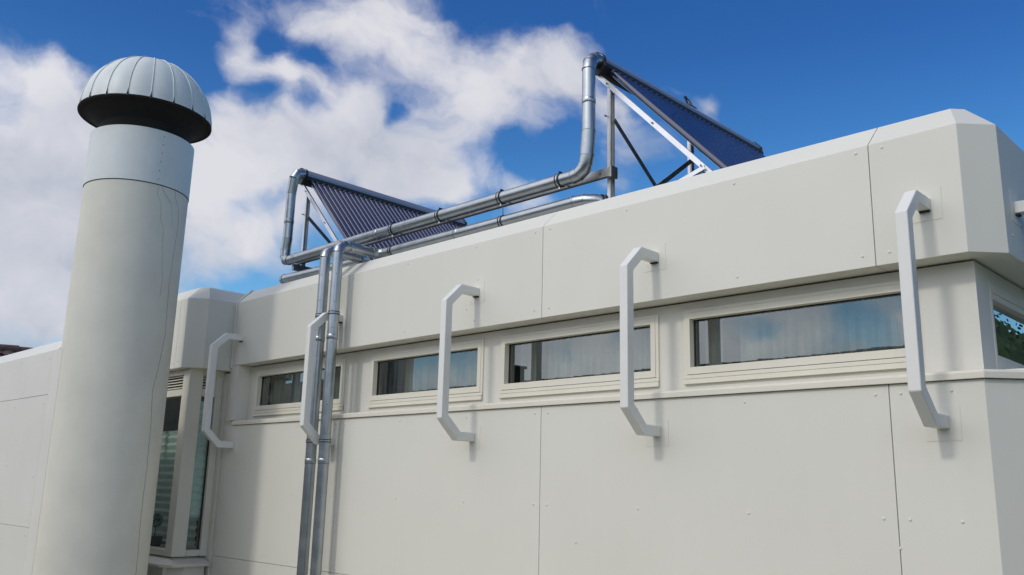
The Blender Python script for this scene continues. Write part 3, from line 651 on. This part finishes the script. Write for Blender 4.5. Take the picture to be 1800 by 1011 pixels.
# ------------------------------------------------------------------ galvanised duct pipes
def arc(p0, pc, p1, n):
    """quadratic bend"""
    p0, pc, p1 = Vector(p0), Vector(pc), Vector(p1)
    return [p0.lerp(pc, t).lerp(pc.lerp(p1, t), t) for t in [i / n for i in range(n + 1)]]
def duct(label, runs, elbows, r, seams, base, name='steel_pipe', group='galvanised pipes of the collector circuit', screws=()):
    t = thing(name, label, 'pipe', base, group); b = Vector(base)
    for run in runs:
        l = Local(b); l.tube(run, r, 32); l.obj('pipe_section', M['galv'], t, smooth=True)
        # lengthwise lock seam of the sheet
        a, c = Vector(run[0]), Vector(run[-1]); d = (c - a).normalized()
        side = Vector((.6, -.75, -.25)) if abs(d.z) > .7 else Vector((0, -.8, -.6))
        side = (side - d * side.dot(d)).normalized() * (r + .0004)
        Local(b).bar(a + side, c + side, .004, .0025, side).obj('lock_seam', M['galv'], t)
    for el in elbows:
        # segmented elbow: every gore is a short straight piece
        l = Local(b); l.tube(el, r + .0022, 28); l.obj('elbow', M['galv'], t, smooth=False if len(el) < 3 else True)
        for i in range(0, len(el)):
            p = Vector(el[i]); d = (Vector(el[min(i+1, len(el)-1)]) - Vector(el[max(i-1, 0)])).normalized() * .0035
            l = Local(b); l.tube([p - d, p + d], r + .0055, 28); l.obj('bead', M['galv'], t, smooth=True)
    for p, d in seams:
        p, d = Vector(p), Vector(d).normalized()
        l = Local(b); l.tube([p - d * .022, p - d * .018, p + d * .018, p + d * .022], [r + .001, r + .0035, r + .0035, r + .001], 32); l.obj('coupling_band', M['galv'], t, smooth=True)
        l = Local(b); l.tube([p - d * .0265, p - d * .023], r + .0012, 24); l.obj('sealing_ring', M['rubber'], t)
    sc = None
    for p, d in screws:
        p, d = Vector(p) - b, Vector(d)
        if sc is None:
            sc = MB().lathe([(.0055, 0), (.0045, .003), (.0001, .0045)], 8).obj('screw', M['screw'], t); q = sc
        else: q = inst(sc, t)
        q.location = p; q.rotation_euler = d.to_track_quat('Z', 'Y').to_euler()
    return t
def clamp(parent, p, d, r, base, w=.010):
    """rubber-lined pipe clamp of two half rings with bolts"""
    p, d = Vector(p), Vector(d).normalized(); b = Vector(base)
    for s in (-1, 1):
        l = Local(b); l.tube([p + d * (s * w - .004), p + d * (s * w + .004)], r + .006, 32); l.obj('clamp_lining', M['rubber'], parent, smooth=True)
    l = Local(b); l.tube([p - d * .0075, p + d * .0075], r + .0048, 32); l.obj('clamp_ring', M['galv'], parent, smooth=True)
    return parent
rp = .0505
YD = 4.735
dz, dzz = 2.285, 5.235
# right downpipe: up the wall, over the parapet, then right along the roof edge
XR = -7.046
d1 = duct('right-hand steel downpipe that bends over the parapet and runs right along the roof edge',
    [[(XR, YD, GZ), (XR, YD, 2.20)], [(XR, YD + .10, dz), (XR, dzz - .09, dz)], [(XR + .09, dzz, dz), (-4.46, dzz, dz)]],
    [arc((XR, YD, 2.20), (XR, YD, dz), (XR, YD + .10, dz), 3), arc((XR, dzz - .09, dz), (XR, dzz, dz), (XR + .09, dzz, dz), 3), arc((-4.46, dzz, dz), (-4.30, dzz, dz + .0), (-4.22, dzz + .12, dz - .02), 3)],
    rp, [((XR, YD, 1.368), (0,0,1)), ((XR, YD, .206), (0,0,1)), ((XR, YD, -1.0), (0,0,1)), ((XR, YD + .15, dz), (0,1,0)), ((-5.86, dzz, dz), (1,0,0))], (XR, YD, GZ),
    screws=[((XR + rp*.80, YD - rp*.6, z), (.8, -.6, 0)) for z in (1.98, 1.70, 1.45, 1.31, 1.0, .72, .45, .15, -.12, -.38, -.64)])
XL_ = -7.262
d2 = duct('left-hand steel downpipe that bends over the parapet and runs left along the roof edge',
    [[(XL_, YD, GZ), (XL_, YD, 2.18)], [(XL_, YD + .10, dz - .02), (XL_, dzz - .09, dz - .02)], [(XL_ - .09, dzz, dz - .02), (-8.82, dzz, dz + .01)]],
    [arc((XL_, YD, 2.18), (XL_, YD, dz - .02), (XL_, YD + .10, dz - .02), 3), arc((XL_, dzz - .09, dz - .02), (XL_, dzz, dz - .02), (XL_ - .09, dzz, dz - .02), 3), arc((-8.82, dzz, dz + .01), (-8.91, dzz, dz + .01), (-8.91, dzz + .12, dz + .01), 3)],
    rp, [((XL_, YD, 1.368), (0,0,1)), ((XL_, YD, .206), (0,0,1)), ((XL_, YD, -1.0), (0,0,1)), ((-8.0, dzz, dz - .005), (1,0,0))], (XL_, YD, GZ),
    screws=[((XL_ + rp*.5, YD - rp*.866, z), (.5, -.866, 0)) for z in (2.0, 1.74, 1.45, 1.2)])
for (t, x) in ((d1, XR), (d2, XL_)):
    for z in (1.598, .388): clamp(t, (x, YD, z), (0, 0, 1), rp, (x, YD, GZ), .011)
for z in (1.598, .388):
    l = Local((XR, YD, GZ)); l.tube([(XR - rp - .004, YD, z), (XL_ + rp + .02, YD, z)], .006, 8); l.obj('clamp_bolt', M['screw'], d1)
# upper long pipe linking the two collectors, with its risers
YA, ZA, ra = 5.22, 2.503, .056
XAL, XAR = -8.84, -4.30
d3 = duct('long upper steel pipe linking both solar collectors, with upright risers at both ends',
    [[(XAL + .10, YA, ZA), (XAR - .16, YA, ZA)], [(XAR, YA, ZA + .36), (XAR, YA, 3.40)], [(XAL + .02, YA, ZA + .27), (XAL + .02, YA, 3.33)]],
    [arc((XAR - .16, YA, ZA), (XAR - .02, YA, ZA), (XAR - .015, YA, ZA + .15), 4), [(XAR - .015, YA, ZA + .15), (XAR, YA, ZA + .36)],
     arc((XAL + .10, YA, ZA), (XAL - .03, YA, ZA - .01), (XAL, YA, ZA + .14), 3), [(XAL, YA, ZA + .14), (XAL + .02, YA, ZA + .27)],
     arc((XAR, YA, 3.40), (XAR, YA, 3.53), (XAR, YA + .13, 3.53), 3), [(XAL + .02, YA, 3.33), (XAL + .055, YA, 3.50)], arc((XAL + .055, YA, 3.50), (XAL + .07, YA, 3.59), (XAL + .06, YA + .13, 3.59), 2)],
    ra - .001, [((-7.07, YA, ZA), (1,0,0)), ((-8.6, YA, ZA), (1,0,0)), ((XAR, YA, ZA + .62), (0,0,1)), ((XAL + .02, YA, 2.98), (0,0,1))], (XAR, YA, ZA))
clA = [-6.818, -6.11, -5.288, -4.601]
for x in clA: clamp(d3, (x, YA, ZA), (1,0,0), ra, (XAR, YA, ZA), .016)
clB = [-6.835, -5.28, -4.15]
for x in clB[:2]: clamp(d1, (x, dzz, dz), (1,0,0), rp, (XR, YD, GZ), .016)
clamp(d1, (-4.235, dzz + .09, dz - .015), (.6,1,0), rp, (XR, YD, GZ), .016)
for x in clB[:2]:
    l = Local((XR, YD, GZ)); l.tube([(x, dzz, dz + rp), (x + .005, YA, ZA - ra)], .004, 8); l.obj('hanger_rod', M['screw'], d1)
for i, x in enumerate(clA):
    l = Local((XAR, YA, ZA)); l.tube([(x, YA - .01, ZA - ra - .004), (x, YA - .01, ZA - ra - .022)], .008, 8); l.obj('clamp_bolt', M['alu'], d3)
    l = Local((XAR, YA, ZA)); l.box(x - .006, x + .006, YA - .02, YA + .02, ZA + ra + .004, ZA + ra + .02); l.obj('clamp_lug', M['rubber'], d3)
    l = Local((XAR, YA, ZA)); l.tube([(x, YA + ra - .005, ZA - .02), (x, YA + .125, ZA - .02)], .006, 8); l.obj('clamp_bolt', M['screw'], d3)
# steel channel behind the upper pipe
cb = thing('steel_channel', 'dark steel channel running behind and below the upper pipe between the collector posts', 'beam', (-6.5, 5.345, 2.515))
l = Local((-6.5, 5.345, 2.515)); l.box(-8.80, -4.17, 5.335, 5.340, 2.478, 2.552).box(-8.80, -4.17, 5.34, 5.372, 2.548, 2.552).box(-8.80, -4.17, 5.34, 5.372, 2.478, 2.482); l.obj('web', M['darksteel'], cb)
for x in (-4.27, -8.70):
    l = Local((-6.5, 5.345, 2.515)); l.tube([(x, 5.328, 2.515), (x, 5.38, 2.515)], .008, 8); l.obj('bolt', M['screw'], cb)
l = Local((-6.5, 5.345, 2.515)); l.box(-4.168, -4.150, 5.325, 5.41, 2.465, 2.56); l.obj('end_plate', M['darksteel'], cb)

# ------------------------------------------------------------------ solar collectors
def make_collector():
    t = thing('solar_collector', '', 'solar collector', (0,0,0), 'tilted vacuum-tube solar collectors on the roof')
    A = R(46.7); dx, dzv = math.cos(A), -math.sin(A); nx, nz = math.sin(A), math.cos(A)
    def at(s, n): return (dx*s + nx*n, dzv*s + nz*n)        # from the header centre, down-slope and outward
    LEN = 2.63; Y0 = 0.0
    # header casing
    hw = .068
    prof = [at(-.075, -.05), (at(-.075, .045)), at(-.045, .074), at(.05, .074), at(.072, .055), at(.072, -.05), at(.05, -.066), at(-.05, -.066)]
    cover = prof
    MB().prism(cover, 'y', Y0 + .02, Y0 + LEN - .02).obj('header_casing', M['header'], t, bevel=.004)
    under = [at(-.06, -.068), at(.074, -.068), at(.0765, -.03), at(.0765, .058), at(.11, .035), at(.115, -.04), at(.08, -.075), at(-.05, -.078)]
    MB().prism(under, 'y', Y0 + .021, Y0 + LEN - .021).obj('header_base', M['rubber'], t)
    for y in (Y0 - .012, Y0 + LEN - .018):
        capp = [at(-.082, -.06), at(-.082, .05), at(-.05, .082), at(.06, .082), at(.082, .06), at(.12, .045), at(.12, -.06), at(.06, -.085), at(-.05, -.085)]
        MB().prism(capp, 'y', y, y + .031).obj('end_cap', M['rubber'], t, bevel=.004)
    # glass tubes
    a = at(.05, .012); b = at(1.86, .012)
    tb = MB(); tb.tube([(a[0], 0, a[1]), (b[0], 0, b[1])], .0285, 14); t0 = tb.obj('glass_tube', M['tube'], t, smooth=True)
    sl_ = at(.118, .012); s2 = at(.150, .012)
    sv = MB().tube([(sl_[0], 0, sl_[1]), (s2[0], 0, s2[1])], .034, 14).obj('tube_sleeve', M['rubber'], t, smooth=True)
    nT = 32; p0, pit = .115, .0775
    for i in range(nT):
        for pr_ in (t0, sv):
            q = pr_ if i == 0 else inst(pr_, t)
            q.location = (0, p0 + pit * i, 0)
    # sloping rails, foot rail
    for y in (.045, 1.235, 2.50):
        a = at(.02, -.075); b = at(1.98, -.075)
        MB().bar((a[0], y, a[1]), (b[0], y, b[1]), .028, .043, (nx, 0, nz)).obj('rail', M['alu'], t, bevel=.002)
    a = at(1.87, 0); MB().bar((a[0], 0.02, a[1]), (a[0], LEN - .02, a[1]), .06, .05, (nx, 0, nz)).obj('foot_rail', M['alu'], t, bevel=.002)
    # posts (u-section), cross braces, foot struts
    xp = .118
    for y in (.045, 1.235, 2.50):
        ztop = dzv / dx * (xp + .03) - .085; zb_ = -1.60
        m_ = MB(); m_.box(xp - .022, xp + .006, y - .014, y + .034, zb_, ztop).obj('post', M['alu'], t, bevel=.001)
        MB().box(xp + .0065, xp + .019, y - .014, y - .009, zb_, ztop - .05).box(xp + .0065, xp + .019, y + .029, y + .034, zb_, ztop - .05).obj('post_flange', M['darksteel'], t)
        a = at(1.56, -.065); MB().bar((a[0], y - .02, a[1]), (xp + .02, y - .02, -1.43), .03, .034).obj('foot_strut', M['alu'], t, bevel=.001)
    for (ya, yb, xo) in ((.06, 1.23, .03), (1.23, .06, .044)):
        MB().bar((xp + xo, ya, -.54), (xp + xo, yb, -1.40), .040, .008, (1, 0, 0)).obj('cross_brace', M['darksteel'], t)
        MB().bar((xp + xo, ya + 1.265, -.54), (xp + xo, yb + 1.265, -1.40), .040, .008, (1, 0, 0)).obj('cross_brace', M['darksteel'], t)
    bo = MB().tube([(0, -.006, 0), (0, .0, 0)], .008, 8).obj('bolt', M['screw'], t)
    for i, s in enumerate((.22, .88, 1.53)):
        a = at(s, -.075); q = bo if i == 0 else inst(bo, t); q.location = (a[0], .026 if i < 2 else .006, a[1])
    q = inst(bo, t); q.location = (xp - .03, .03, -.50); q.scale = (1, 3, 1)
    return t
col = make_collector()
col.location = (-4.335, 5.355, 3.53); col['label'] = 'solar collector farther right on the roof, seen almost edge-on, with a bird perched on it'
c2 = copy_tree(col); c2.location = (-8.875, 5.355, 3.60); c2['label'] = 'solar collector at the left with its many dark blue glass tubes in full view'
# header sockets where the risers enter
for t, b in ((d3, (XAR, YA, ZA)),):
    for x, z in ((-4.30, 3.53), (-8.785, 3.59)):
        l = Local(b); l.tube([(x, YA + .12, z), (x, YA + .145, z)], ra + .012, 24); l.obj('socket', M['rubber'], t)
cr_ = Local((-8.74, 5.5, 2.42)); cr_.box(-8.775, -8.735, 5.10 + .18, 6.6, 2.40, 2.47)
o = cr_.obj('cross_rail', M['darksteel'], bevel=.002); o.location = (-8.74, 5.5, 2.42); tag(o, 'dark steel rail running back under the left solar collector from its front post', 'beam')

# ------------------------------------------------------------------ wagtail on the right collector
def bird():
    base = Vector((-4.333, 6.76, 3.6155)); t = thing('bird', 'small black, grey and white long-tailed bird perched on the right solar collector', 'bird', tuple(base))
    # spine from beak side to tail, local y runs along the collector edge (head towards -y)
    spine = [(-.058, .086, .004), (-.054, .088, .012), (-.046, .089, .0165), (-.036, .084, .0165), (-.028, .073, .015), (-.016, .060, .021), (.0, .046, .0245), (.016, .035, .022), (.030, .026, .014), (.040, .021, .008), (.046, .018, .005)]
    rings = []; vs = []; n = 14
    for i, (y, z, r) in enumerate(spine):
        p = Vector((0, y, z)); q = Vector((0, spine[min(i+1, len(spine)-1)][0], spine[min(i+1, len(spine)-1)][1])); q0 = Vector((0, spine[max(i-1, 0)][0], spine[max(i-1, 0)][1]))
        d = (q - q0).normalized(); u = Vector((1,0,0)); w = d.cross(u)
        vs += [p + u * (math.cos(2*math.pi*k/n) * r * .9) + w * (math.sin(2*math.pi*k/n) * r) for k in range(n)]
    fs = [(i*n+k, i*n+(k+1)%n, (i+1)*n+(k+1)%n, (i+1)*n+k) for i in range(len(spine)-1) for k in range(n)] + [tuple(range(n)), tuple(range(len(vs)-n, len(vs)))]
    b = MB().add(vs, fs).obj('body', M['feather_pale'], t, smooth=True)
    b.data.materials.append(M['feather_dark'])
    for p in b.data.polygons:
        c = p.center
        if c.y < -.040 or (c.z > .040 - c.y * .55 + .006) or (c.y < -.02 and c.z < .062): p.material_index = 1
    MB().add([(0,-.060,.089),(.003,-.058,.086),(0,-.058,.083),(-.003,-.058,.086),(0,-.073,.084)], [(0,1,4),(1,2,4),(2,3,4),(3,0,4)]).obj('beak', M['feather_dark'], t)
    MB().add([(-.008,.036,.026),(.008,.036,.026),(.009,.085,.014),(.005,.122,.006),(-.005,.122,.006),(-.009,.085,.014),(-.006,.036,.020),(.006,.036,.020),(.004,.120,.003),(-.004,.120,.003)], [(0,1,2,5),(5,2,3,4),(6,9,8,7),(0,6,7,1),(4,3,8,9),(1,7,8,3,2),(0,5,4,9,6)]).obj('tail', M['feather_dark'], t)
    for s in (-1, 1):
        MB().add([(s*.019,-.022,.062),(s*.0235,.0,.054),(s*.018,.030,.034),(s*.006,.062,.012),(s*.015,.028,.026),(s*.021,.0,.038),(s*.017,-.018,.048)], [(0,1,6),(1,5,6),(1,2,5),(2,4,5),(2,3,4)]).obj('wing', M['feather_dark'], t)
        MB().tube([(s*.008,.004,.028),(s*.009,-.001,.012),(s*.009,.002,.0)], .0016, 6).obj('leg', M['feather_dark'], t)
    t.scale = (.92, .92, .92); t.rotation_euler = (0, 0, R(-12))
    return t
bird()

# ------------------------------------------------------------------ neighbour houses
def tiled_house(name, label, base, length, half, zr, ze, tm, along='y', chim=None, tiles=True, wall_h=None):
    """gable house; ridge along y, slopes to +x / -x. ridge at local z zr, eaves at ze"""
    t = thing(name, label, 'house', base)
    hl = length / 2
    MB().prism([(-half + .4, 0), (half - .4, 0), (half - .4, ze), (0, zr - .15), (-half + .4, ze)], 'y', -hl + .3, hl - .3).obj('wall', M['house'], t)
    rf = MB().prism([(-half, ze - .12), (0, zr - .02), (half, ze - .12), (half, ze - .02), (0, zr + .08), (-half, ze - .02)], 'y', -hl, hl).obj('roof', tm, t)
    if tiles:
        # pantiles: rows of wavy courses joined into one part, with ridge caps as single pieces
        s = MB(); sl = math.hypot(half, zr - ze); rows = int(sl / .34); dxr, dzr = half / sl, (ze - zr) / sl; nx, nz = -dzr, dxr
        cols = int(length / .10)
        for r_ in range(rows):
            vs = []
            for c in range(cols + 1):
                y = -hl + length * c / cols; h = .035 * abs(math.sin(math.pi * c / 3)) 
                for k, (u, e_) in enumerate(((r_ * sl / rows, .0), ((r_ + 1.06) * sl / rows, .045))):
                    vs.append((dxr * u + nx * (h + e_ + .03), y, zr + .06 + dzr * u + nz * (h + e_ + .03)))
            s.add(vs, [(2*i, 2*i+1, 2*i+3, 2*i+2) for i in range(cols)])
        o = s.obj('roof_tiles', tm, t, fix=False); o['kind'] = 'stuff'
        cap = MB().tube([(0, 0, 0), (0, .40, .0)], [.115, .135], 12).obj('ridge_tile', tm, t, smooth=True)
        nr = int(length / .36)
        for i in range(nr):
            q = cap if i == 0 else inst(cap, t)
            q.location = (0, -hl + i * .36, zr + .10 + random.uniform(-.01, .012)); q.rotation_euler = (R(random.uniform(-1.2, 1.2)), 0, 0)
    if chim:
        for (y, w, h, x) in chim:
            m_ = MB().box(x - w/2, x + w/2, y - w/2, y + w/2, ze, zr + h).box(x - w/2 - .06, x + w/2 + .06, y - w/2 - .06, y + w/2 + .06, zr + h, zr + h + .08); m_.obj('chimney', M['brick'], t)
            MB().tube([(x, y + w*.1, zr + h + .08), (x, y + w*.1, zr + h + .5)], .11, 12).obj('chimney_pot', M['brick'], t)
    return t
# reddish roof far left, its ridge just above the wing wall
P0 = pxdir(0, 605) ; k = 26.0 / abs(P0.x); P0 = P0 * k
h1 = tiled_house('neighbour_house', 'distant house with a dark red pantiled roof showing above the wing wall', (P0.x, P0.y + 2.75, GZ), 9.0, 4.5, P0.z - GZ - .22, P0.z - GZ - 3.2, M['tile'])
# long low house across the garden behind the camera: it is what the strip windows mirror
h2 = tiled_house('neighbour_house', 'long low grey-roofed house across the garden, mirrored along the strip windows', (-9.0, -10.0, GZ), 50.0, 4.6, 4.71, 2.45, M['tile2'], chim=[(10.7, .85, .60, .35), (-6.5, .7, .4, .3)])
h2.rotation_euler = (0, 0, R(90))

# garden trees to the right of the camera, mirrored in the flank window
def tree(label, x, y, h, cr, sd):  # crown radius cr
    rnd = random.Random(sd); t = thing('garden_tree', label, 'tree', (x, y, GZ), 'garden trees beyond the lawn on the right')
    tr = MB(); tr.tube([(0,0,0),(.05,.02,h*.25),(-.03,.05,h*.5),(.02,0,h*.8)], [.16,.12,.09,.03], 10)
    for k in range(6):
        a = k * 1.05 + rnd.random(); z = h*(.32 + .07*k); tr.tube([(0,0,z),(math.cos(a)*cr*.4, math.sin(a)*cr*.4, z+.4),(math.cos(a)*cr*.75, math.sin(a)*cr*.75, z+.9)], [.05,.035,.012], 6)
    tr.obj('trunk', M['bark'], t)
    lf = MB(); cl = [(rnd.gauss(0,.42)*cr, rnd.gauss(0,.42)*cr, h*.62 + rnd.gauss(0,.17)*h, rnd.uniform(.35,.6)*cr) for _ in range(14)]
    for cx, cy, cz_, r_ in cl:
        for i in range(330):
            n = Vector((rnd.gauss(0,1), rnd.gauss(0,1), rnd.gauss(0,1))).normalized(); p = Vector((cx,cy,cz_)) + n * r_ * rnd.uniform(.6,1.05)
            q = Vector((rnd.gauss(0,1), rnd.gauss(0,1), rnd.gauss(0,1))).normalized(); u = n.cross(q).normalized() * .075; v = (n*.4 + q).normalized() * .05
            lf.add([p-u, p-v, p+u, p+v], [(0,1,2,3)])
        for iu in range(6):          # dense inner foliage of the clump
            for iv in range(10):
                def sp(a, b): return (cx + r_*.72*math.sin(math.pi*a/6)*math.cos(math.pi*b/5), cy + r_*.72*math.sin(math.pi*a/6)*math.sin(math.pi*b/5), cz_ + r_*.72*math.cos(math.pi*a/6))
                lf.add([sp(iu, iv), sp(iu+1, iv), sp(iu+1, iv+1), sp(iu, iv+1)], [(0,1,2,3)])
    lf.obj('crown', M['leaf'], t, fix=False)
tree('broad garden tree nearest the facade corner, beyond the lawn', 4.6, 11.5, 5.0, 1.9, 3)
tree('second garden tree from the facade corner, beyond the lawn', 5.0, 16.0, 6.2, 2.2, 4)
tree('tall garden tree, last but one at the far end of the lawn', 4.6, 21.5, 6.0, 2.9, 5)
tree('tallest and farthest garden tree at the end of the lawn', 5.6, 27.5, 6.9, 3.4, 6)
tree('low garden tree on the right, closest to where the camera stands', 4.9, 6.0, 4.2, 1.7, 8)
